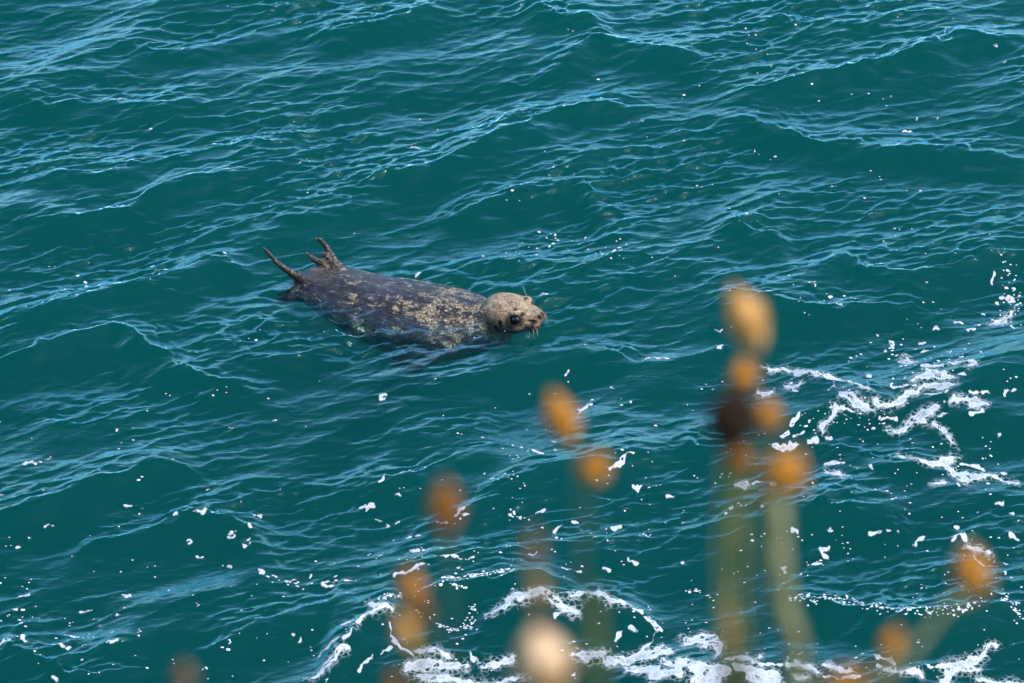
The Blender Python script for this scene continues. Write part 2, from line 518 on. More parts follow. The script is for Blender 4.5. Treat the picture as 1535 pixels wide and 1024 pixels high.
# ---- hind flippers, lifted clear of the water
capsule_chain([(-.46, -.05, .025), (-.545, -.075, .075), (-.595, -.085, .108), (-.640, -.092, .138), (-.675, -.096, .168), (-.710, -.100, .208), (-.735, -.102, .232)],
              [.070, .040, .027, .022, .018, .015, .011], (np.array((.35, .85, .40)), .50), .03)
capsule_chain([(-.38, .075, .030), (-.420, .110, .080), (-.455, .122, .128), (-.485, .124, .176), (-.510, .122, .205), (-.537, .116, .212)],
              [.066, .044, .028, .022, .018, .012], (np.array((.45, .8, .40)), .52), .03)
capsule_chain([(-.42, .105, .060), (-.485, .078, .100), (-.530, .066, .124), (-.562, .060, .150)], [.040, .027, .021, .012], (np.array((.45, .8, .40)), .60), .02)
capsule_chain([(-.42, .105, .070), (-.470, .100, .125), (-.495, .098, .150)], [.040, .028, .012], (np.array((.45, .8, .40)), .40), .02)
for i, (dy, ln, dz) in enumerate([(-.15, .10, -.012), (-.115, .125, -.006), (-.075, .12, .002), (-.03, .09, .004), (.03, .07, .004)]):
    capsule_chain([(-.52, .012 + dy * .6, .000), (-.57, .012 + dy * .9, .006 + dz), (-.57 - ln * .6, .012 + dy * 1.25, .004 + dz)], [.034, .022, .008], None, .014)
# ---- tail stub
capsule_chain([(-.55, .03, .03), (-.62, .035, .045)], [.024, .012], None, .02)
# ---- fore flippers spread under water: paddle and five digits each
for s in (-1, 1):
    fd = 0.0 if s < 0 else .06
    capsule_chain([(.27, s * .16, -.085 - fd), (.25, s * .255, -.090 - fd), (.225, s * .325, -.090 - fd)], [.095, .082, .072], (np.array((0, 0, 1.)), .36), .03)
    for k_ in range(5):
        a = R(-20 - 17 * k_); L = [.19, .205, .195, .165, .13][k_]
        d = np.array((math.sin(a) * .9, s * math.cos(a), 0))
        p0 = np.array((.262 - .020 * k_, s * (.320 - .006 * k_), -.090 - fd))
        p1 = p0 + d * L * .55 + np.array((0, 0, -.006)); p2 = p0 + d * L + np.array((0, 0, -.020))
        capsule_chain([p0, p1, p2], [.026, .018, .007], None, .012)

SV, SF = surface_nets(D, ORG, HS)
# relax the voxel steps a little
nvv = len(SV)
E = np.concatenate([SF[:, [0, 1]], SF[:, [1, 2]], SF[:, [2, 3]], SF[:, [3, 0]]])
for lam in (.55, -.50, .55, -.50):
    acc = np.zeros_like(SV); cn = np.zeros(nvv)
    for c in range(3):
        acc[:, c] = np.bincount(E[:, 0], SV[E[:, 1], c], nvv) + np.bincount(E[:, 1], SV[E[:, 0], c], nvv)
    cn = np.bincount(E[:, 0], minlength=nvv) + np.bincount(E[:, 1], minlength=nvv)
    SV = SV + lam * (acc / cn[:, None] - SV)

seal = bpy.data.objects.new('seal', None)
COL.objects.link(seal)
sx_, sy_ = on_sea(600, 456)
seal.location = (sx_ + .028, sy_ + .105, -0.066)
seal.rotation_euler = (R(-2), 0, R(-19.5))
tag(seal, 'mottled grey seal floating at the surface with head and hind flippers raised', 'seal')

# ---- coat: zones held on the mesh, pattern from noise in the material
hv = (SV - HC) @ HMn / HSC                         # head coordinates of every vertex
def blob(c, r, P, soft=.22):
    d = np.sqrt((((P - np.array(c)) / np.array(r)) ** 2).sum(1))
    return np.clip((1 + soft - d) / (2 * soft), 0, 1)
nz3 = np.sin(SV[:, 0] * 61 + 3 * np.sin(SV[:, 1] * 47)) * np.sin(SV[:, 1] * 73 + SV[:, 2] * 39) + .6 * np.sin(SV[:, 1] * 151 + SV[:, 0] * 97)
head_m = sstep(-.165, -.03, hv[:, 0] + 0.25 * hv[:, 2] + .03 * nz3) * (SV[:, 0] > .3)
dark = np.zeros(nvv)
for s in (-1, 1):
    for c, r in [((.076, s * .104, .018), (.060, .06, .037)), ((.055, s * .106, .000), (.040, .04, .028)), ((.104, s * .088, .034), (.014, .02, .016)),
                 ((-.014, s * .118, -.002), (.012, .02, .024)), ((-.05, s * .115, -.035), (.016, .03, .022)),
                 ((.072, s * .060, .075), (.013, .016, .010)), ((.112, s * .060, .046), (.016, .018, .012)),
                 ((.200, s * .017, .014), (.020, .013, .016)), ((.180, s * .054, .000), (.026, .018, .011)), ((.172, s * .064, -.014), (.012, .02, .014)),
                 ((.106, s * .088, -.006), (.012, .02, .009)), ((.03, s * .11, -.055), (.050, .04, .018)), ((.09, s * .09, -.062), (.04, .04, .016))]:
        dark = np.maximum(dark, blob(c, r, hv))
mouth = blob((.15, 0, -.066), (.085, .09, .018), hv, .5)
dark = np.maximum(dark, mouth)
jaw = head_m * sstep(.012, -.055, hv[:, 2])  # brown jaw fur, with the shade on the lower head painted in
nose = blob((.180, 0, .010), (.045, .055, .030), hv, .5)
limb = sstep(-.36, -.40, SV[:, 0]) * sstep(.075, .13, SV[:, 2])
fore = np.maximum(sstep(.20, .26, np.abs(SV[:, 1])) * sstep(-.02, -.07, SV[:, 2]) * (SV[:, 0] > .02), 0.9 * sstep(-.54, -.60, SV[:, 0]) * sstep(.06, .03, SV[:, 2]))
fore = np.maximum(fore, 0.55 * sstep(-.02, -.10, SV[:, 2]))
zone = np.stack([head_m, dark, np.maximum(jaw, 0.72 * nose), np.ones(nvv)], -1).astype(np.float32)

t = NT('seal_coat')
ob = t.add('ShaderNodeTexCoord').outputs['Object']
at = t.add('ShaderNodeAttribute', attribute_name='zone')
sp = t.add('ShaderNodeSeparateColor', {0: at.outputs['Color']})
li = t.add('ShaderNodeAttribute', attribute_name='limb').outputs['Fac']
big = t.add('ShaderNodeTexNoise', {0: ob, 'Scale': 7.5, 'Detail': 5.0, 'Roughness': 0.6, 'Distortion': 0.6})
mps = t.add('ShaderNodeMapping', {0: ob, 'Rotation': (0, 0, R(14)), 'Scale': (17, 36, 36)})
med = t.add('ShaderNodeTexNoise', {0: mps, 'Scale': 1.0, 'Detail': 6.0, 'Roughness': 0.72, 'Distortion': 0.5})
fin = t.add('ShaderNodeTexNoise', {0: ob, 'Scale': 95.0, 'Detail': 4.0, 'Roughness': 0.7})
mpf = t.add('ShaderNodeMapping', {0: ob, 'Scale': (40, 190, 190)})
fur = t.add('ShaderNodeTexNoise', {0: mpf, 'Scale': 1.0, 'Detail': 3.0, 'Roughness': 0.6})
sxyz = t.add('ShaderNodeSeparateXYZ', {0: ob})
slate = t.ramp(med.outputs[0], [(0.40, (.0015, .0015, .002)), (0.49, (.006, .0055, .008)), (0.57, (.028, .026, .034)), (0.68, (.13, .12, .15))])
beige = t.ramp(fin.outputs[0], [(0.36, (.018, .015, .013)), (0.47, (.09, .068, .044)), (0.56, (.26, .20, .125)), (0.68, (.56, .47, .35))])
# pale mottling grows along the back towards the shoulders
wx = t.add('ShaderNodeMapRange', {0: sxyz.outputs[0], 1: -.45, 2: .38, 3: -.08, 4: .015})
pm = t.math('ADD', big.outputs[0], wx.outputs[0])
pm = t.math('ADD', pm, t.math('MULTIPLY', t.math('SUBTRACT', med.outputs[0], 0.5), 0.9))
pm = t.add('ShaderNodeMapRange', {0: pm, 1: .50, 2: .60})
body = t.mix(pm.outputs[0], slate.outputs[0], beige.outputs[0])
spots = t.add('ShaderNodeTexVoronoi', {0: ob, 'Scale': 26.0, 'Randomness': 1.0})
sm = t.add('ShaderNodeMapRange', {0: t.math('ADD', spots.outputs[0], t.math('MULTIPLY', fin.outputs[0], .35)), 1: .41, 2: .50, 3: 0.9, 4: 0.0})
body = t.mix(sm.outputs[0], body, (.014, .014, .018, 1))
limbc = t.ramp(fin.outputs[0], [(0.42, (.008, .007, .007)), (0.53, (.055, .042, .030)), (0.64, (.25, .19, .125))])
body = t.mix(li, body, limbc.outputs[0])
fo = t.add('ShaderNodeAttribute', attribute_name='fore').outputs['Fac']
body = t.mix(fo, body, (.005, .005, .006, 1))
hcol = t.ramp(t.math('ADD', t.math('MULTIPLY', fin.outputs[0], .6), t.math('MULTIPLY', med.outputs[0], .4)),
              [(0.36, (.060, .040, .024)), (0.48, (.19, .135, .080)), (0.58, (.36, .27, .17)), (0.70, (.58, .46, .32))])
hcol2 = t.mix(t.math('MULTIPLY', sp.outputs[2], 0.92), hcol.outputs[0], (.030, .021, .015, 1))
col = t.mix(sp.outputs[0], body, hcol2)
dk = t.math('MULTIPLY', sp.outputs[1], 0.96)
col = t.mix(dk, col, (.006, .005, .005, 1))
bh = t.math('ADD', t.math('MULTIPLY', fur.outputs[0], .6), t.math('MULTIPLY', fin.outputs[0], .5))
bmp = t.add('ShaderNodeBump', {'Strength': 0.9, 'Distance': 0.013, 'Height': bh})
rgh = t.add('ShaderNodeMapRange', {0: sp.outputs[0], 1: 0., 2: 1., 3: .36, 4: .50})
cw = t.add('ShaderNodeMapRange', {0: sp.outputs[0], 1: 0., 2: 1., 3: .20, 4: .06})
wet = t.add('ShaderNodeMapRange', {0: fo, 1: 0., 2: .8, 3: 1., 4: 0.})
cwf = t.math('MULTIPLY', cw.outputs[0], wet.outputs[0])
sif = t.math('MULTIPLY', wet.outputs[0], .26)
fb = t.add('ShaderNodeTexNoise', {0: ob, 'Scale': 210.0, 'Detail': 2.0})
bmc = t.add('ShaderNodeBump', {'Strength': 1.0, 'Distance': 0.008, 'Height': fb.outputs[0], 'Normal': bmp})
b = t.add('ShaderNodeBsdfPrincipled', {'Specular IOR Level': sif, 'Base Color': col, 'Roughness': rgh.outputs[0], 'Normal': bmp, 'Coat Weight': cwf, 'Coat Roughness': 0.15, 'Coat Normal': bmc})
t.l.new(b.outputs[0], t.out.inputs[0])
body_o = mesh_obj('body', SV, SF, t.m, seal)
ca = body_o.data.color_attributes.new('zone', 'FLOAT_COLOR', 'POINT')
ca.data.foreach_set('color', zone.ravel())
la = body_o.data.attributes.new('limb', 'FLOAT', 'POINT')
la.data.foreach_set('value', limb.astype(np.float32))
fa = body_o.data.attributes.new('fore', 'FLOAT', 'POINT')
fa.data.foreach_set('value', fore.astype(np.float32))

t = NT('seal_eye')
b = t.add('ShaderNodeBsdfPrincipled', {'Base Color': (.006, .005, .004, 1), 'Roughness': 0.06, 'IOR': 1.45})
t.l.new(b.outputs[0], t.out.inputs[0])
MAT_EYE = t.m
def hpos(p): return Vector(HC) + HM @ (Vector(p) * HSC)
for s in (-1, 1):
    bm = bmesh.new(); bmesh.ops.create_uvsphere(bm, u_segments=24, v_segments=14, radius=.0225)
    me = bpy.data.meshes.new('eye'); bm.to_mesh(me); bm.free()
    me.polygons.foreach_set('use_smooth', [True] * len(me.polygons)); me.materials.append(MAT_EYE)
    o = bpy.data.objects.new('eye', me); COL.objects.link(o); o.parent = seal
    o.location = hpos((.080, s * .086, .022))

t = NT('whisker_hair')
n1 = t.add('ShaderNodeTexNoise', {'Scale': 60.0})
cr = t.ramp(n1.outputs[0], [(0.3, (.55, .48, .38)), (0.7, (.80, .74, .62))])
b = t.add('ShaderNodeBsdfPrincipled', {'Base Color': cr, 'Roughness': 0.35})
t.l.new(b.outputs[0], t.out.inputs[0])
MAT_WH = t.m
def tube(pts, rads, n=6):
    pts = [Vector(p) for p in pts]
    V, Fc = [], []
    ref = Vector((0.13, 0.31, 0.94))
    for i, p in enumerate(pts):
        d = (pts[min(i + 1, len(pts) - 1)] - pts[max(i - 1, 0)]).normalized()
        u = d.cross(ref)
        if u.length < .1: u = d.cross(Vector((1, 0, 0)))
        u.normalize(); v = d.cross(u)
        for k in range(n):
            a = 2 * math.pi * k / n
            V.append(p + (u * math.cos(a) + v * math.sin(a)) * rads[i])
    for i in range(len(pts) - 1):
        for k in range(n):
            Fc.append((i * n + k, i * n + (k + 1) % n, (i + 1) * n + (k + 1) % n, (i + 1) * n + k))
    return [tuple(v) for v in V], Fc
rw = random.Random(4)
for s in (-1, 1):
    for i in range(12):
        r0, c0 = divmod(i, 4)
        r0 = r0 * .9
        p = Vector((.126 + .018 * c0, s * (.066 - .007 * c0), -.018 - .012 * r0))
        d = Vector((-.25 + .22 * c0 + rw.uniform(-.25, .25), s * rw.uniform(.4, .8), -.45 - .3 * r0)).normalized()
        L = rw.uniform(.022, .055)
        pts = [p + d * L * u + Vector((0, 0, -.9 * L * .35 * u * u)) for u in (0, .25, .5, .75, 1)]
        V, Fc = tube([hpos(q_) for q_ in pts], [.0004, .0004, .0003, .0003, .0002], 4)
        mesh_obj('whisker', V, Fc, MAT_WH, seal)
for (p, d, L) in [((.078, .064, .072), (.0, -.10, 1.0), .095), ((.084, .060, .068), (.45, -.2, 1.0), .050)]:
    p, d = Vector(p), Vector(d).normalized()
    pts = [p + d * L * u + Vector((-.006 * u * u, 0, 0)) for u in (-.1, .3, .65, 1)]
    V, Fc = tube([hpos(q_) for q_ in pts], [.0010, .0009, .0007, .0004], 5)
    mesh_obj('whisker', V, Fc, MAT_WH, seal)

# ================================================================ FOAM
# traced strokes: (origin x, origin y, scale) of the tracing, then polylines of (x, y, half thickness)
TR = []
def trace(ox, oy, k, fat, strokes):
    for st in strokes:
        TR.append([(ox + p[0] / k, oy + p[1] / k, p[2] * fat / k) for p in st])

trace(1140, 380, 3.2, 1, [
 [(35,520,8),(130,522,9),(200,545,14),(270,572,15),(340,592,16),(420,628,13),(450,655,11),(490,690,15),(515,705,7)],
 [(160,555,7),(230,572,9)], [(100,605,7),(150,612,13),(200,605,7)], [(165,625,6),(185,638,5)], [(10,645,15),(45,630,9)],
 [(310,670,4),(350,655,7),(355,635,4)], [(380,715,13),(430,732,18),(480,755,13),(545,768,8)],
 [(365,770,9),(345,750,14),(333,790,14),(312,820,13),(312,855,9)],
 [(530,740,7),(570,755,12),(620,755,16),(660,735,18),(690,700,15),(750,685,10),(790,655,9)],
 [(720,640,4),(770,615,12),(830,592,34),(880,605,32),(920,625,10)], [(800,655,16),(850,655,24),(915,672,8)],
 [(795,550,10),(870,545,5)], [(900,530,10),(940,545,15),(1000,555,10),(1035,565,12),(1000,590,5)],
 [(680,505,5),(720,500,24),(760,510,5)], [(715,475,9),(720,495,14)], [(632,402,7),(652,400,9),(660,415,6),(640,425,9),(650,436,6)],
 [(596,450,9),(606,458,8)], [(950,620,4),(985,620,12)], [(512,578,8),(535,584,12)], [(620,615,11)],
 [(615,650,9),(620,662,9),(690,660,4)], [(660,665,3),(745,658,5)], [(750,695,5),(880,700,7)],
 [(625,855,8),(690,835,14),(740,800,30),(800,770,20),(830,755,8)], [(745,815,14),(775,822,16)], [(830,795,6),(890,783,7)],
 [(815,835,12),(860,850,19),(888,860,10)], [(900,880,10),(925,900,14),(940,910,6)],
 [(900,735,7),(980,725,9),(1030,740,30),(1090,750,10)], [(980,695,5),(1060,690,7),(1100,690,5)], [(1015,800,9),(1070,780,11)],
 [(600,805,6),(645,800,7)], [(1110,310,6),(1155,302,15),(1165,270,10),(1185,240,7)], [(1195,330,7),(1225,345,8)],
 [(985,343,9),(1012,338,9)], [(835,332,9),(855,330,9)], [(925,302,8),(955,300,8)], [(1020,318,5),(1070,308,7)], [(1165,185,8),(1210,180,8)],
 [(155,820,11),(178,775,10)], [(70,915,8),(110,910,12),(160,890,12),(185,885,6)], [(245,878,10),(272,874,12)], [(318,880,9),(345,877,8)],
 [(300,998,7),(390,1000,8)], [(110,865,11),(138,850,8)], [(172,857,6),(210,840,5)], [(380,770,5),(440,765,5)], [(385,790,4),(410,800,5)],
 [(340,228,8),(362,224,8)], [(250,165,6),(258,185,7)], [(370,264,6),(385,264,6)], [(1070,248,8),(1085,250,6)], [(1130,130,6),(1128,86,8)],
 [(1140,210,9)], [(1225,230,8)], [(770,403,8),(785,404,6)], [(975,448,9)], [(1170,692,5),(1210,680,5)], [(1160,872,9)], [(955,495,7),(970,490,5)],
 [(800,440,5),(780,443,5)], [(565,367,9)], [(822,425,7)], [(905,735,6)], [(520,655,4),(532,660,4)], [(860,740,7)], [(580,798,6)]])
trace(1024, 682, 2.994, 1, [
 [(985,10,6),(1030,25,8),(1090,42,9),(1130,50,15),(1190,30,26),(1215,5,14)], [(1260,30,8),(1320,28,8),(1370,48,6)],
 [(1215,60,22),(1250,100,30),(1300,98,26),(1345,75,16),(1400,88,8),(1500,120,5)], [(1238,140,10)], [(1135,137,9),(1168,133,12)],
 [(1408,220,10),(1440,218,10)], [(1472,252,6),(1492,258,5)], [(1432,68,7),(1452,62,5)], [(835,66,8),(852,70,9)], [(630,30,7),(720,35,7)],
 [(640,65,6),(680,80,12),(712,102,5)], [(655,402,8),(632,410,10),(632,428,9),(655,432,7)], [(575,484,6),(610,467,7)], [(1036,405,4),(1060,392,7),(1094,376,5)],
 [(1200,378,5),(1262,372,6),(1250,360,6)], [(1214,330,8),(1226,330,8)], [(1270,393,8),(1325,408,14),(1380,437,10)], [(1312,455,6),(1340,488,6),(1410,490,4)],
 [(1480,356,10),(1502,360,10)], [(1425,550,11)], [(850,366,10),(870,366,9)], [(900,360,5),(912,362,5)], [(945,370,6)], [(475,358,6),(498,372,5)],
 [(450,498,8),(472,490,7)], [(526,515,7)], [(240,122,8),(268,132,14),(290,124,6)], [(310,128,5),(365,130,6)], [(196,244,5),(214,240,6)], [(177,270,7)],
 [(350,258,5),(374,260,5)], [(400,128,8)], [(1122,633,3),(1136,632,4)], [(665,340,5)], [(690,385,6)], [(1510,508,5)], [(1440,475,6)], [(1470,570,5)],
 [(0,822,22),(60,800,22),(130,812,20),(172,842,16),(150,890,12),(140,912,6)], [(100,840,18),(140,860,14)],
 [(0,950,32),(60,965,34),(120,990,36),(190,985,26)], [(200,925,10),(260,905,12),(300,922,9),(350,905,6)], [(250,962,24),(330,972,22),(420,985,18)],
 [(300,932,8),(380,940,10),(440,940,7)], [(470,940,9),(520,932,14),(580,952,18),(600,970,8)], [(640,940,13),(690,955,14),(770,975,8)],
 [(870,915,7),(940,925,11),(960,960,6)], [(880,965,5),(940,972,5)], [(900,990,7),(970,985,11),(1040,1000,15),(1060,1022,8)], [(505,1000,14),(535,1000,14)],
 [(1398,848,9),(1360,890,9),(1320,920,13),(1260,950,28),(1200,955,22)], [(1150,955,6),(1200,965,24)], [(1190,990,22),(1170,1015,16)], [(1260,960,18),(1320,965,12)],
 [(1330,1005,10),(1420,1012,10),(1530,1000,12)], [(1090,972,5),(1140,955,5)], [(700,1000,10),(800,1002,8)], [(620,985,7),(680,1000,9)], [(430,1010,14),(300,1010,20)],
 [(60,1020,24),(160,1022,18)], [(1455,840,4),(1480,840,4)]])
trace(512, 682, 2.994, .92, [
 [(130,705,8),(165,725,18),(235,730,10)], [(165,735,18),(115,778,11),(70,825,6)], [(0,815,6),(40,790,8)], [(222,788,7),(240,840,11),(270,880,10),(325,918,8)],
 [(185,912,10),(230,880,12)], [(350,892,16),(420,885,17),(478,902,8)], [(300,962,16),(370,958,28),(440,950,24),(520,940,20),(580,925,10)],
 [(330,1000,14),(450,1000,20),(560,1000,11),(680,1000,9),(780,985,8),(850,968,5)], [(600,895,10),(640,918,6)], [(640,945,8),(700,920,14),(770,905,10)],
 [(645,730,7),(720,710,14),(790,685,16),(880,668,22),(940,690,18),(1000,712,14),(1080,712,9)], [(950,745,8),(1020,725,6)],
 [(1020,668,6),(1100,660,14),(1160,645,20),(1210,670,15),(1300,690,7)], [(1050,882,9),(1110,893,22),(1170,880,17),(1190,912,7)],
 [(1200,905,14),(1280,912,26),(1360,882,34),(1430,860,28),(1485,892,10)], [(1270,950,12),(1340,965,24),(1420,975,26)], [(1440,930,20),(1520,985,18)],
 [(1390,1000,18),(1460,1010,20),(1530,1005,14)], [(1315,702,9),(1345,708,9)], [(1370,735,10),(1410,755,13),(1448,767,6)], [(1240,818,8),(1275,785,5)],
 [(1305,770,8),(1318,778,6)], [(1340,850,6),(1390,810,6),(1415,778,4)], [(0,892,9),(60,850,6)], [(80,985,8),(125,935,8),(150,922,5)], [(5,920,8)],
 [(60,225,8),(95,215,13),(115,228,8)], [(105,245,5),(140,218,12),(168,222,8)], [(172,135,8),(200,125,8)], [(160,275,4),(185,288,5),(208,296,4)], [(255,287,7),(275,283,6)],
 [(500,278,8),(550,266,10)], [(415,322,6),(460,312,7)], [(545,295,6),(592,296,6)], [(455,488,4),(520,495,5),(590,485,9)], [(235,546,4),(330,535,7),(405,525,6)],
 [(882,272,6),(925,255,9)], [(835,480,4),(880,482,6)], [(1225,328,10),(1262,322,10)], [(1180,335,10)], [(1185,358,8)], [(1040,300,5),(1062,301,5)],
 [(1005,528,6),(1058,525,6)], [(1180,524,6),(1200,527,5)], [(1298,474,8),(1325,478,8)], [(1520,470,11)], [(960,388,7),(985,384,7)], [(1122,394,5),(1150,388,6)],
 [(1375,356,6),(1395,353,6)], [(1520,290,8)], [(955,345,6),(982,326,5)], [(1310,148,5),(1345,165,12),(1335,138,4)], [(1355,150,6),(1345,180,5)],
 [(1212,98,9),(1260,70,13),(1305,44,5)], [(1478,190,8),(1503,172,5)], [(850,8,9),(885,20,8)], [(945,18,8),(968,18,8)], [(320,440,7),(340,436,6)], [(360,443,5),(395,445,5)],
 [(440,440,4),(475,438,4)], [(0,570,4),(72,568,4)], [(315,368,6),(345,370,6)], [(262,198,7)], [(648,94,6)], [(640,140,4),(700,137,4)], [(715,752,4)], [(150,448,5),(180,450,5)]])
trace(0, 682, 2.994, .72, [
 [(118,42,7),(150,42,7)], [(165,30,7),(192,30,6)], [(205,18,4),(222,13,4)], [(0,190,8),(20,200,8)], [(215,335,6),(238,336,8)], [(128,382,4),(146,381,4)], [(58,413,8),(88,413,8)],
 [(838,388,8),(858,376,7),(874,386,8),(858,396,6)], [(1030,365,8),(1065,370,8),(1050,388,8),(1030,378,7)], [(893,424,7),(915,430,9)], [(1112,430,7),(1142,420,7)], [(1128,398,6),(1148,390,6)],
 [(1036,490,8),(1058,494,7)], [(997,483,7)], [(1155,540,8),(1175,536,8),(1195,547,8),(1170,551,7)], [(1222,547,5),(1238,547,5)], [(1280,557,9),(1313,555,8)], [(1374,552,7),(1392,538,8),(1378,536,5)],
 [(1342,582,4),(1405,581,4)], [(1455,588,8),(1450,574,7),(1475,567,7),(1500,572,6)], [(1470,590,6),(1500,584,5)], [(1502,542,6),(1530,538,7)], [(1505,562,5),(1530,565,5)],
 [(75,630,8),(95,632,10),(120,630,7)], [(560,627,7),(592,618,9)], [(550,688,5),(565,685,5)], [(440,750,6),(466,750,6)], [(450,763,4),(470,762,4)], [(518,732,6),(545,728,7)],
 [(442,722,4),(460,718,4)], [(382,680,5),(400,676,4)], [(310,806,6),(335,816,10),(355,820,7)], [(15,855,8),(38,848,9),(30,835,6)], [(112,836,5),(126,850,5)], [(52,832,5),(70,826,4)],
 [(272,868,7),(305,882,9)], [(374,882,6),(392,883,6)], [(490,882,8),(522,874,9)], [(495,820,7)], [(238,1010,5),(268,1006,5)], [(745,872,5),(764,868,5)], [(1346,810,7),(1352,828,8)],
 [(1308,805,5)], [(1270,713,5)], [(1150,832,5)], [(882,288,4),(932,288,4)], [(780,306,5),(798,303,5)], [(1118,278,4),(1165,276,5)], [(1122,335,5),(1145,339,5)], [(916,160,5),(935,160,5)],
 [(617,236,6)], [(612,266,6)], [(557,228,4),(572,229,4)], [(1048,233,4),(1067,232,4)], [(738,64,4),(758,62,4)],
 [(1530,875,10),(1460,892,7),(1420,906,4)], [(1530,925,16),(1490,960,24),(1440,1000,20),(1410,1018,10)], [(1390,1010,5),(1350,1000,4)]])
trace(0, 0, 1.0, .9, [
 [(177,150,1.6),(187,149,1.6)], [(1356,194,1.8),(1371,194,1.8)], [(1376,173,1.6),(1377,177,1.6)], [(1167,164,1.5),(1172,164,1.5)], [(918,381,2),(925,377,2)], [(617,221,1.2),(624,218,1.2)],
 [(622,415,1.8),(634,410,1.6)], [(815,449,1.8),(821,446,1.8)], [(828,462,1.5),(834,461,1.4)], [(1072,495,2),(1088,492,2)], [(1074,522,2.5),(1082,516,2)], [(970,536,1.4),(1000,537,2.0)],
 [(570,600,2.6),(578,599,2.6),(578,605,2.4),(571,605,2.2)], [(863,615,2.2),(872,602,2.8),(881,597,2.5)], [(856,622,2.2),(872,618,2.2)], [(795,684,2),(808,690,2.5)], [(823,663,3),(830,668,2.5)],
 [(829,687,3)], [(850,560,2),(857,556,2)], [(918,572,2)], [(920,575,2)], [(648,741,1.8)], [(203,642,2.8)], [(350,641,2.2),(346,640,1.8)], [(458,641,1.8),(462,642,1.8)], [(178,649,2)],
 [(1078,375,1.6)], [(1400,71,1.8)], [(1510,98,2)], [(1492,72,1.6)], [(1134,222,2)], [(1296,297,1.4)], [(1520,222,1.8)], [(1410,176,1.8)]])

# beaded lines of bubbles along spilling crests: (points, spread px, count)
BEADS = [
 ([(1184,894),(1204,896),(1241,901),(1278,902),(1301,912),(1325,922),(1358,927),(1391,931),(1425,931),(1455,924),(1473,921)], 7, 210),
 ([(1024,876),(1051,876)], 2, 12), ([(1491,899),(1510,908),(1535,922)], 7, 40),
 ([(664,877),(686,879),(712,874),(739,871),(772,869)], 4, 90), ([(645,889),(700,892)], 3, 22), ([(655,937),(681,947),(712,934)], 4, 45), ([(567,912),(602,899)], 4, 34),
 ([(700,930),(716,905)], 8, 16), ([(740,770),(752,772),(800,780)], 4, 12), ([(1510,400),(1520,440),(1500,470)], 16, 60), ([(1330,520),(1400,560),(1470,520)], 26, 50),
 ([(740,390),(830,350),(900,375),(940,380)], 18, 44), ([(1190,640),(1260,610),(1330,650)], 22, 50)]

# distance field of the strokes on a fine patch of sea (x, and y as it foreshortens, so thickness reads as traced)
FX, FY = 0.0045, 0.0070
fx = np.arange(-2.85, 2.85, FX); fy = np.arange(-3.05, 3.3, FY)
SQ = math.sin(DEP)
Fd = np.full((len(fy), len(fx)), -1.0, np.float32)
rf = np.random.RandomState(5)
Fb = np.full(Fd.shape, -1.0, np.float32)        # the same for the wide sheets only: they trail a thin wash
def nz2(x, y, seed, sc_):
    """smooth value noise, -1..1"""
    r = np.random.RandomState(seed); T = r.uniform(-1, 1, (256, 256)).astype(np.float32)
    u, v = x / sc_, y / sc_
    iu, iv = np.floor(u).astype(int), np.floor(v).astype(int)
    fu, fv = u - iu, v - iv
    fu, fv = fu * fu * (3 - 2 * fu), fv * fv * (3 - 2 * fv)
    a = T[iv % 256, iu % 256]; b = T[iv % 256, (iu + 1) % 256]; c = T[(iv + 1) % 256, iu % 256]; d = T[(iv + 1) % 256, (iu + 1) % 256]
    return (a * (1 - fu) + b * fu) * (1 - fv) + (c * (1 - fu) + d * fu) * fv
gxx, gyy = np.meshgrid(fx, fy)
wx_ = gxx + 0.024 * nz2(gxx, gyy * SQ, 1, .06) + 0.009 * nz2(gxx, gyy * SQ, 2, .018)
wy_ = gyy * SQ + 0.014 * nz2(gxx, gyy * SQ, 3, .07) + 0.006 * nz2(gxx, gyy * SQ, 4, .016)
for st in TR:
    P = []
    for (x, y, hw_) in st:
        a, b = on_sea(x, y); P.append((a, b * SQ, max(hw_ * .80, 1.1) / 300.0))
    if len(P) == 1: P.append((P[0][0] + .004, P[0][1], P[0][2]))
    P = np.array(P)
    mw = P[:, 2].max() + .035
    i0, i1 = np.searchsorted(fx, P[:, 0].min() - mw), np.searchsorted(fx, P[:, 0].max() + mw)
    j0, j1 = np.searchsorted(fy, (P[:, 1].min() - mw) / SQ), np.searchsorted(fy, (P[:, 1].max() + mw) / SQ)
    if i1 <= i0 or j1 <= j0: continue
    X, Y = wx_[j0:j1, i0:i1], wy_[j0:j1, i0:i1]
    best = np.full(X.shape, -1.0)
    for (ax_, ay_, ra), (bx2, by2, rb) in zip(P[:-1], P[1:]):
        dx, dy = bx2 - ax_, by2 - ay_
        tt = np.clip(((X - ax_) * dx + (Y - ay_) * dy) / (dx * dx + dy * dy + 1e-9), 0, 1)
        d = (ra + (rb - ra) * tt) - np.hypot(X - ax_ - tt * dx, Y - ay_ - tt * dy)
        best = np.maximum(best, d)
    Fd[j0:j1, i0:i1] = np.maximum(Fd[j0:j1, i0:i1], best)
    if P[:, 2].max() > 3.2 / 300: Fb[j0:j1, i0:i1] = np.maximum(Fb[j0:j1, i0:i1], best)
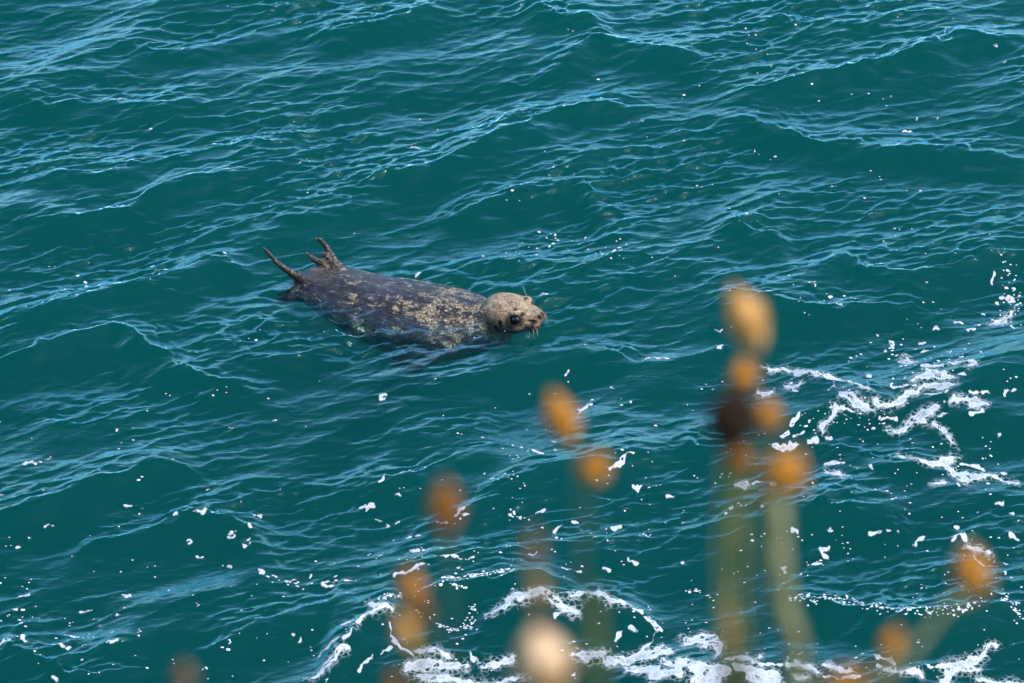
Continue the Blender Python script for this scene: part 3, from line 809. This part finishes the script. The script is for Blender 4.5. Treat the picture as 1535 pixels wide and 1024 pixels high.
# ragged edges, holes in the wide sheets
edge = 0.0045 * nz2(gxx, gyy * SQ, 6, .022) + 0.0025 * nz2(gxx, gyy * SQ, 7, .009)
Fd = Fd + edge
hole = nz2(gxx, gyy * SQ, 8, .028) + 0.6 * nz2(gxx, gyy * SQ, 9, .012)
Fd = np.where(Fd > .010, np.minimum(Fd, .022 - .060 * np.clip(hole - .30, -.2, 1)), Fd)
ins = (Fd > -0.0045) | (Fb > -0.024)
cell = ins[:-1, :-1] | ins[1:, :-1] | ins[:-1, 1:] | ins[1:, 1:]
jj, ii = np.nonzero(cell)
fid = np.arange(Fd.size).reshape(Fd.shape)
fq = np.stack([fid[jj, ii], fid[jj, ii + 1], fid[jj + 1, ii + 1], fid[jj + 1, ii]], -1)
used, inv = np.unique(fq, return_inverse=True)
fq = inv.reshape(-1, 4)
vx, vy, vd, vb = gxx.ravel()[used], gyy.ravel()[used], Fd.ravel()[used], Fb.ravel()[used]
puff = 0.0022 * nz2(vx, vy, 12, .02) + 0.0015 * nz2(vx, vy, 13, .008)
vz = sea_h(vx, vy) + 0.0012 + np.where(vd > 0, np.minimum(vd * 0.10, .001), 0) + 0.25 * puff * np.clip(vd / .008, 0, 1)

t = NT('sea_foam')
gp = t.add('ShaderNodeNewGeometry').outputs['Position']
v1 = t.add('ShaderNodeTexVoronoi', {0: gp, 'Scale': 95.0}, feature='DISTANCE_TO_EDGE')
v2 = t.add('ShaderNodeTexVoronoi', {0: gp, 'Scale': 230.0}, feature='DISTANCE_TO_EDGE')
nf = t.add('ShaderNodeTexNoise', {0: gp, 'Scale': 26.0, 'Detail': 4.0, 'Roughness': 0.65})
ed_ = t.add('ShaderNodeAttribute', attribute_name='rim').outputs['Fac']
th = t.add('ShaderNodeAttribute', attribute_name='film').outputs['Fac']
e1 = t.add('ShaderNodeMapRange', {0: v1.outputs[0], 1: .02, 2: .26, 3: 1.0, 4: 0.0})
e2 = t.add('ShaderNodeMapRange', {0: v2.outputs[0], 1: .02, 2: .30, 3: 1.0, 4: 0.0})
op = t.math('ADD', t.math('MULTIPLY', e1.outputs[0], .50), t.math('MULTIPLY', e2.outputs[0], .22))
op = t.math('ADD', op, t.math('MULTIPLY', t.math('SUBTRACT', nf.outputs[0], .42), 1.5))
op = t.math('ADD', op, t.math('MULTIPLY', th, .50), clamp=True)
nfe = t.add('ShaderNodeTexNoise', {0: gp, 'Scale': 150.0, 'Detail': 3.0, 'Roughness': 0.6})
rim = t.math('ADD', ed_, t.math('MULTIPLY', t.math('SUBTRACT', nfe.outputs[0], .5), .006))
rim = t.add('ShaderNodeMapRange', {0: rim, 1: -.0012, 2: .0036}).outputs[0]
op = t.math('MULTIPLY', op, rim)
wash = t.add('ShaderNodeAttribute', attribute_name='wash').outputs['Fac']
v3 = t.add('ShaderNodeTexVoronoi', {0: gp, 'Scale': 38.0}, feature='DISTANCE_TO_EDGE')
lace = t.add('ShaderNodeMapRange', {0: t.math('ADD', v3.outputs[0], t.math('MULTIPLY', t.math('SUBTRACT', nf.outputs[0], .5), .5)), 1: .01, 2: .16, 3: 1.0, 4: 0.0}).outputs[0]
op = t.math('MAXIMUM', op, t.math('MULTIPLY', t.math('MULTIPLY', wash, lace), .55))
dfs = t.add('ShaderNodeBsdfPrincipled', {'Base Color': (.38, .415, .45, 1), 'Roughness': 0.6, 'Subsurface Weight': 0.0})
bm_ = t.add('ShaderNodeBump', {'Strength': 0.5, 'Distance': 0.004, 'Height': nf.outputs[0]})
t.put(dfs, 'Normal', bm_)
tp = t.add('ShaderNodeBsdfTransparent')
ms = t.add('ShaderNodeMixShader', {0: op, 1: tp, 2: dfs})
t.l.new(ms.outputs[0], t.out.inputs[0])
MAT_FOAM = t.m
foam = mesh_obj('foam_patches', np.stack([vx, vy, vz], -1), fq, MAT_FOAM)
# film: how dense the foam is; rims and small flecks are dense, the middles of the sheets are thin lace
film = np.where(vd > .0085, .22, 1.0 - .5 * np.clip((vd - .004) / .0045, 0, 1)) + 0.30 * sstep(.0, .7, nz2(vx, vy, 15, .16)) + 0.30 * sstep(-1.3, -2.2, vy)
a_ = foam.data.attributes.new('film', 'FLOAT', 'POINT'); a_.data.foreach_set('value', np.clip(film, 0, 1.2).astype(np.float32))
a_ = foam.data.attributes.new('rim', 'FLOAT', 'POINT'); a_.data.foreach_set('value', vd.astype(np.float32))
a_ = foam.data.attributes.new('wash', 'FLOAT', 'POINT'); a_.data.foreach_set('value', sstep(-.022, .0, vb).astype(np.float32))
tag(foam, 'white lacy foam patches and ragged streaks drifting on the water', 'foam', kind='stuff')

# flecks and beads: small domed blobs of froth
def fleck_mesh(seed, n=9):
    r = np.random.RandomState(seed)
    a = np.arange(n) * 2 * np.pi / n
    rr = 1 + .25 * r.uniform(-1, 1, n)
    ring0 = np.stack([rr * np.cos(a), rr * np.sin(a), np.full(n, -.25)], -1)
    ring1 = np.stack([.72 * rr * np.cos(a), .72 * rr * np.sin(a), np.full(n, .22)], -1)
    top = np.array([[0, 0, .34]])
    V = np.concatenate([ring0, ring1, top])
    Fc = []
    for k in range(n):
        k2 = (k + 1) % n
        Fc += [(k, k2, n + k2), (k, n + k2, n + k), (n + k, n + k2, 2 * n)]
    return V, np.array(Fc)
FM = [fleck_mesh(i) for i in range(6)]
def flecks(name, items, label):
    VV, FF, n0 = [], [], 0
    for (x, y, r, asp, ang) in items:
        V, Fc = FM[rf.randint(6)]
        c, s = math.cos(ang), math.sin(ang)
        X = V[:, 0] * r * asp; Y = V[:, 1] * r
        P = np.stack([x + X * c - Y * s, y + X * s + Y * c, V[:, 2] * r * .7], -1)
        P[:, 2] += sea_h(P[:, 0], P[:, 1])
        VV.append(P); FF.append(Fc + n0); n0 += len(V)
    o = mesh_obj(name, np.concatenate(VV), np.concatenate(FF), MAT_BEAD)
    return tag(o, label, 'foam', kind='stuff')
t = NT('froth_bead')
n1 = t.add('ShaderNodeTexNoise', {'Scale': 120.0})
cr = t.ramp(n1.outputs[0], [(0.3, (.37, .41, .43)), (0.7, (.49, .53, .55))])
b = t.add('ShaderNodeBsdfPrincipled', {'Base Color': cr, 'Roughness': 0.35})
t.l.new(b.outputs[0], t.out.inputs[0])
MAT_BEAD = t.m
items = []
for pts, spread, cnt in BEADS:
    P = np.array(pts, float)
    L = np.r_[0, np.cumsum(np.hypot(*np.diff(P, axis=0).T))]
    for _ in range(cnt):
        u = rf.uniform(0, L[-1])
        px = np.interp(u, L, P[:, 0]) + rf.normal() * spread * .5
        py = np.interp(u, L, P[:, 1]) + rf.normal() * spread * .6
        x, y = on_sea(px, py)
        items.append((x, y, rf.choice([.0028, .0038, .005, .0075], p=[.4, .35, .18, .07]), rf.uniform(1, 1.5), rf.uniform(-.5, .5)))
flecks('foam_beads', items, 'strings of tiny white bubbles strung along the spilling crests')
items = []
def density(px, py):
    d = .05 + .75 * max(0, (py - 560) / 460)
    d += .45 * math.exp(-(((px - 1340) / 220) ** 2 + ((py - 600) / 170) ** 2))
    d += .22 * math.exp(-(((px - 1150) / 260) ** 2 + ((py - 230) / 130) ** 2))
    d += .30 * math.exp(-(((px - 820) / 160) ** 2 + ((py - 720) / 120) ** 2))
    d += .22 * math.exp(-(((px - 350) / 120) ** 2 + ((py - 830) / 60) ** 2))
    if py > 640 and px < 560: d *= .6
    return d
clump = np.random.RandomState(8)
while len(items) < 900:
    px, py = clump.uniform(-30, 1565), clump.uniform(-10, 1040)
    if clump.uniform() > density(px, py): continue
    n = 1 if clump.uniform() < .55 else clump.randint(2, 5)
    for k in range(n):
        x, y = on_sea(px + clump.normal() * 9 * (n > 1), py + clump.normal() * 6 * (n > 1))
        items.append((x, y, clump.choice([.0026, .0036, .005, .0070], p=[.56, .32, .10, .02]), clump.uniform(1, 1.9), clump.uniform(-.3, .5)))
flecks('foam_flecks', items, 'scattered white flecks of froth floating on the teal water')

# ================================================================ CLIFF TOP under and in front of the photographer
PROF = np.array([(-60, -0.6), (-12, -1.2), (0, -1.66), (1.2, -1.80), (2.0, -2.02), (2.6, -2.32), (3.1, -2.75), (3.45, -3.9), (3.9, -6.0), (4.6, -8.6), (5.6, -11.2), (6.8, -12.9), (8.0, -14.2), (10.5, -16.5)])
def ground_z(x, yf):
    """height below the lens at distance yf in front of it"""
    z = np.interp(yf, PROF[:, 0], PROF[:, 1])
    return z + 0.05 * nz2(np.asarray(x, float) + 40, np.asarray(yf, float) + 40, 31, .7)
cx = np.concatenate([-np.geomspace(60, 4.2, 26), np.linspace(-4, 4, 70), np.geomspace(4.2, 60, 26)])
cyf = np.concatenate([-np.geomspace(60, 1.2, 18), np.linspace(-1, 3.1, 44), np.linspace(3.15, 8, 70), np.linspace(8.3, 10.5, 6)])
CX, CY = np.meshgrid(cx, cyf)
CZ = ground_z(CX, CY)
face = sstep(3.0, 3.6, CY)
rk = 0.5 * nz2(CX + 90, CZ + 90, 41, 1.9) + 0.28 * nz2(CX + 90, CZ + 90, 42, .7) + 0.14 * nz2(CX + 90, CZ + 90, 43, .25)
CYd = CY + face * (rk - .25) + 0.35 * nz2(CX + 60, CX * 0 + 3, 44, 3.0) * face
cidx = np.arange(CX.size).reshape(CX.shape)
cq = np.stack([cidx[:-1, :-1], cidx[:-1, 1:], cidx[1:, 1:], cidx[1:, :-1]], -1).reshape(-1, 4)
t = NT('cliff_rock_and_turf')
g_ = t.add('ShaderNodeNewGeometry')
sn = t.add('ShaderNodeSeparateXYZ', {0: g_.outputs['Normal']})
n1 = t.add('ShaderNodeTexNoise', {0: g_.outputs['Position'], 'Scale': 2.2, 'Detail': 8.0, 'Roughness': 0.65})
n2 = t.add('ShaderNodeTexNoise', {0: g_.outputs['Position'], 'Scale': 22.0, 'Detail': 4.0})
rock = t.ramp(n1.outputs[0], [(0.3, (.07, .06, .055)), (0.55, (.19, .17, .15)), (0.75, (.31, .28, .24))])
turf = t.ramp(n2.outputs[0], [(0.3, (.035, .05, .015)), (0.6, (.09, .10, .035)), (0.8, (.17, .14, .06))])
mk_ = t.add('ShaderNodeMapRange', {0: sn.outputs[2], 1: .55, 2: .75})
c_ = t.mix(mk_.outputs[0], rock.outputs[0], turf.outputs[0])
bb = t.add('ShaderNodeBump', {'Strength': 0.7, 'Distance': 0.06, 'Height': n1.outputs[0]})
b = t.add('ShaderNodeBsdfPrincipled', {'Base Color': c_, 'Roughness': 0.9, 'Normal': bb})
t.l.new(b.outputs[0], t.out.inputs[0])
cl = mesh_obj('cliff', np.stack([CX + CAM.x, CYd + CAM.y, CZ + CAM.z], -1).reshape(-1, 3), cq, t.m)
tag(cl, 'grassy clifftop edge falling steeply to the sea', 'cliff', kind='structure')

t = NT('cliff_grass')
oi = t.add('ShaderNodeNewGeometry')
n1 = t.add('ShaderNodeTexNoise', {0: oi.outputs['Position'], 'Scale': 9.0, 'Detail': 2.0})
cr = t.ramp(n1.outputs[0], [(0.3, (.05, .075, .02)), (0.6, (.12, .13, .045)), (0.8, (.25, .20, .09))])
b = t.add('ShaderNodeBsdfPrincipled', {'Base Color': cr, 'Roughness': 0.6})
t.l.new(b.outputs[0], t.out.inputs[0])
MAT_GRASS = t.m
rg = np.random.RandomState(14)
NB = 7000
bxx, byy = rg.uniform(-2.2, 2.2, NB), rg.uniform(.7, 3.1, NB)
bz = ground_z(bxx, byy)
hgt = rg.uniform(.05, .15, NB); ang = rg.uniform(0, 2 * np.pi, NB); lean = rg.uniform(.1, .7, NB) * hgt; wd = rg.uniform(.0015, .003, NB)
ca, sa = np.cos(ang), np.sin(ang)
ld = ang + rg.uniform(-1, 1, NB)
lx2, ly2 = np.cos(ld) * lean, np.sin(ld) * lean
GV = np.zeros((NB, 5, 3))
for i, (f, wf) in enumerate([(0, 1), (0, -1), (.55, -.8), (.55, .8), (1, 0)]):
    GV[:, i, 0] = bxx + lx2 * f ** 2 + ca * wd * wf
    GV[:, i, 1] = byy + ly2 * f ** 2 + sa * wd * wf
    GV[:, i, 2] = bz - .01 + (hgt + .01) * f
GV += np.array(CAM)
k0 = np.arange(NB)[:, None] * 5
tri = np.concatenate([k0 + [[0, 1, 2]], k0 + [[0, 2, 3]], k0 + [[3, 2, 4]]])
tag(mesh_obj('clifftop_grass', GV.reshape(-1, 3), tri, MAT_GRASS, smooth=False), 'short rough grass on the clifftop edge', 'grass', kind='stuff')

# ================================================================ SEED STALKS on the cliff edge, close to the lens
def head_mesh(L, W, seed):
    """ovoid seed head built of spiralling overlapping bracts"""
    r = np.random.RandomState(seed)
    nu, nv = 34, 26
    lump = r.uniform(-1, 1, (6, 7))
    def lmp(u, v):
        a, b = u * 7, v * 4.99
        i, j = int(a), int(b); fa, fb = a - i, b - j
        g = lambda jj, ii: lump[jj][ii % 7]
        return (g(j, i) * (1 - fa) + g(j, i + 1) * fa) * (1 - fb) + (g(j + 1, i) * (1 - fa) + g(j + 1, i + 1) * fa) * fb
    spk = r.uniform(0, 1, (nv + 1, nu)) ** 6
    V = []
    for j in range(nv + 1):
        v = j / nv
        rad = (math.sin(math.pi * min(max(v, .004), .996)) ** .62) * (1.06 - .25 * v)
        for i in range(nu):
            u = i / nu
            ph = u * 13 + v * 16
            bump = .5 + .5 * math.cos(2 * math.pi * ph)
            row = (v * 11 + u * 8) % 1.0
            rr = W / 2 * rad * (1 + .10 * bump * math.sin(math.pi * v) + .12 * (1 - row) * math.sin(math.pi * v) - .08 + .22 * lmp(u, v) + .35 * spk[j][i] * math.sin(math.pi * v))
            a = 2 * math.pi * u
            V.append((rr * math.cos(a), rr * math.sin(a), L * (v - .5)))
    Fc = []
    for j in range(nv):
        for i in range(nu):
            i2 = (i + 1) % nu
            Fc.append((j * nu + i, j * nu + i2, (j + 1) * nu + i2, (j + 1) * nu + i))
    return V, Fc
def seed_mat(name, c0, c1, c2):
    t = NT(name)
    ob = t.add('ShaderNodeTexCoord').outputs['Object']
    n1 = t.add('ShaderNodeTexNoise', {0: ob, 'Scale': 160.0, 'Detail': 3.0, 'Roughness': 0.6})
    n2 = t.add('ShaderNodeTexNoise', {0: ob, 'Scale': 70.0, 'Detail': 2.0})
    mx_ = t.math('ADD', t.math('MULTIPLY', n1.outputs[0], .45), t.math('MULTIPLY', n2.outputs[0], .55))
    cr = t.ramp(mx_, [(0.36, c0), (0.5, c1), (0.64, c2)])
    b = t.add('ShaderNodeBsdfPrincipled', {'Base Color': cr, 'Roughness': 0.8, 'Specular IOR Level': 0.12})
    t.l.new(b.outputs[0], t.out.inputs[0])
    return t.m
SM = {
 'orange': seed_mat('seed_head_orange', (.13, .045, .004), (.27, .108, .010), (.36, .165, .024)),
 'tan': seed_mat('seed_head_tan', (.20, .090, .018), (.33, .165, .040), (.43, .25, .085)),
 'brown': seed_mat('seed_head_brown', (.055, .020, .003), (.13, .050, .006), (.21, .090, .014)),
 'dark': seed_mat('seed_head_dark', (.004, .002, .001), (.010, .005, .002), (.025, .012, .004)),
 'pale': seed_mat('seed_head_pale', (.34, .19, .075), (.46, .29, .145), (.54, .39, .24)),
 'dull': seed_mat('seed_head_dull', (.06, .032, .013), (.12, .065, .026), (.17, .10, .045)),
 'green': seed_mat('stem_green', (0.037, 0.041, 0.007), (0.068, 0.071, 0.012), (0.102, 0.099, 0.023)),
 'grey': seed_mat('stem_grey_green', (0.068, 0.072, 0.026), (0.120, 0.120, 0.048), (0.168, 0.160, 0.076)),
 'straw': seed_mat('stem_straw', (0.096, 0.058, 0.013), (0.160, 0.100, 0.024), (0.216, 0.144, 0.044)),
}
def stalk(label, hp, dist, ln, wd, tilt, mat, stem='green', sr=.0018, path=(), seed=1, group=None, toward=0.0):
    """hp: head centre in the photograph; ln, wd: its size there in pixels; tilt: degrees its top leans right; path: stem points"""
    k = dist / PXM
    c = in_air(hp[0], hp[1], dist)
    ax_ = (RGT * math.sin(R(tilt)) + Vector((0, .35 * math.cos(R(tilt)) + toward, .94 * math.cos(R(tilt))))).normalized()
    ln, wd = ln * .92, wd * .86
    L, W = ln * k / max(.55, math.sqrt(1 - (ax_.dot(FWD)) ** 2)), wd * k
    bottom = c - ax_ * L * .49
    mid = [in_air(x, y, dist) for x, y in path]
    last = mid[-1] if mid else bottom - Vector((0, 0, .05)) - ax_ * .03
    if not mid: mid = [last]
    bx, by = last.x + (last.x - c.x) * .25, last.y - CAM.y
    gz = float(ground_z(bx - CAM.x, by)) + CAM.z - .015
    pts = [bottom + ax_ * L * .15, bottom] + mid + [Vector(((last.x * .4 + bx * .6), last.y, gz + (last.z - gz) * .4)), Vector((bx, last.y, gz))]
    # resample as a smooth curve
    fine = []
    n = len(pts)
    for i in range(n - 1):
        p0, p1, p2, p3 = pts[max(i - 1, 0)], pts[i], pts[i + 1], pts[min(i + 2, n - 1)]
        for s in range(5):
            u = s / 5
            fine.append(.5 * ((2 * p1) + (p2 - p0) * u + (2 * p0 - 5 * p1 + 4 * p2 - p3) * u * u + (3 * p1 - p0 - 3 * p2 + p3) * u ** 3))
    fine.append(pts[-1])
    root = bpy.data.objects.new('seed_stalk', None); COL.objects.link(root)
    base = Vector((bx, last.y, gz)); root.location = base
    tag(root, label, 'seed head', group)
    V, Fc = tube([p - base for p in fine], [sr * (1 + .25 * i / len(fine)) for i in range(len(fine))], 8)
    mesh_obj('stem', V, Fc, SM[stem], root)
    V, Fc = head_mesh(L, W, seed)
    h = mesh_obj('seed_head', V, Fc, SM[mat], root)
    h.location = c - base
    h.rotation_mode = 'QUATERNION'
    h.rotation_quaternion = ax_.to_track_quat('Z', 'Y')
    return root
GRP = 'dry seed stalks on the cliff edge'
stalk('tan seed head leaning over, topmost of the column of stalks', (1119, 476), 2.95, 118, 58, -25, 'tan', 'green', .0008, [(1120, 560), (1102, 700), (1095, 850), (1092, 1010)], 1, GRP)
stalk('small orange seed head touching the dark brown one', (1114, 562), 2.95, 62, 48, 0, 'orange', 'green', .0010, [(1112, 640), (1110, 760), (1112, 900), (1118, 1020)], 2, GRP)
stalk('nearly black brown seed head, darkest of all', (1098, 626), 2.62, 116, 84, 8, 'dark', 'green', .0012, [(1085, 700), (1078, 820), (1080, 1010)], 3, GRP)
stalk('round orange seed head pressed against the dark brown one', (1150, 622), 2.90, 58, 48, -6, 'orange', 'green', .0010, [(1128, 690), (1116, 800), (1108, 1010)], 4, GRP)
stalk('brown orange seed head directly under the dark brown one', (1110, 690), 2.85, 56, 44, 0, 'brown', 'green', .0019, [(1100, 760), (1092, 880), (1096, 1010)], 5, GRP)
stalk('big orange seed head on a thick bent grey green stem', (1178, 708), 2.60, 80, 72, 30, 'orange', 'grey', .0044, [(1168, 770), (1170, 850), (1182, 940), (1194, 1020)], 6, GRP)
stalk('yellowish green bud tucked beside the big orange seed head', (1148, 742), 2.65, 40, 36, 25, 'straw', 'green', .0010, [(1140, 800), (1130, 900), (1125, 1010)], 16, GRP)
stalk('slanting orange seed head paired with a round one below it', (841, 626), 2.95, 96, 50, -20, 'orange', 'green', .0004, [(860, 690), (868, 800)], 7, GRP)
stalk('round orange seed head just below the slanting one', (892, 701), 2.75, 56, 54, 20, 'orange', 'green', .0005, [(884, 760), (878, 850), (884, 960)], 8, GRP)
stalk('dark amber oval seed head standing alone and upright', (667, 761), 2.60, 98, 50, 0, 'brown', 'green', .0006, [(672, 830), (676, 930)], 9, GRP)
stalk('slim dull brown seed head above a paler greenish one', (799, 822), 2.30, 72, 26, 0, 'dull', 'dull', .0017, [(802, 880), (806, 940), (806, 1010)], 10, GRP)
stalk('pale greenish straw bud under the slim dull brown head', (810, 884), 2.50, 40, 34, -8, 'straw', 'green', .0014, [(808, 930), (806, 1000)], 11, GRP)
stalk('amber seed head in the cluster of three, upper one', (617, 880), 2.65, 66, 42, -8, 'orange', 'green', .0009, [(626, 950), (630, 1010)], 12, GRP)
stalk('brown seed head in the cluster of three, middle one', (632, 916), 2.60, 46, 34, -14, 'brown', 'green', .0009, [(640, 970), (642, 1020)], 13, GRP)
stalk('tan slanting seed head in the cluster of three, lowest one', (607, 945), 2.70, 70, 34, -18, 'tan', 'green', .0009, [(624, 1000), (628, 1030)], 14, GRP)
stalk('large pale cream seed head, palest and widest of all', (814, 990), 2.25, 112, 90, -14, 'pale', 'straw', .0030, [(826, 1060), (830, 1100)], 15, GRP)
stalk('plump bright orange seed head on a faint slanting stem', (1456, 858), 2.55, 90, 62, -8, 'orange', 'grey', .0018, [(1425, 905), (1385, 955), (1340, 1010), (1310, 1060)], 17, GRP)
stalk('small orange seed head beside the faint slanting stem', (1337, 966), 2.70, 64, 36, 16, 'orange', 'straw', .0020, [(1322, 1020), (1312, 1060)], 18, GRP)
stalk('amber seed head rising low at the foot of the slanting stem', (1268, 1026), 2.30, 70, 46, 55, 'orange', 'straw', .0028, [(1240, 1060), (1230, 1100)], 19, GRP)
stalk('small dull brown seed head standing apart from all the others', (277, 1014), 2.60, 50, 30, 0, 'dull', 'straw', .0012, [(278, 1060), (279, 1100)], 20, GRP)
stalk('small brown seed head low beneath the cluster of three', (592, 1024), 2.60, 40, 32, 0, 'brown', 'straw', .0012, [(594, 1060), (595, 1100)], 21, GRP)
stalk('orange straw bud low against the column of green stems', (1090, 945), 2.70, 90, 26, 0, 'straw', 'green', .0015, [(1094, 1010), (1098, 1060)], 22, GRP)
stalk('thick olive green unopened bud on a stout stem beside the pale head', (893, 905), 2.20, 60, 22, 0, 'green', 'green', .0024, [(894, 960), (896, 1020), (898, 1080)], 23, GRP)
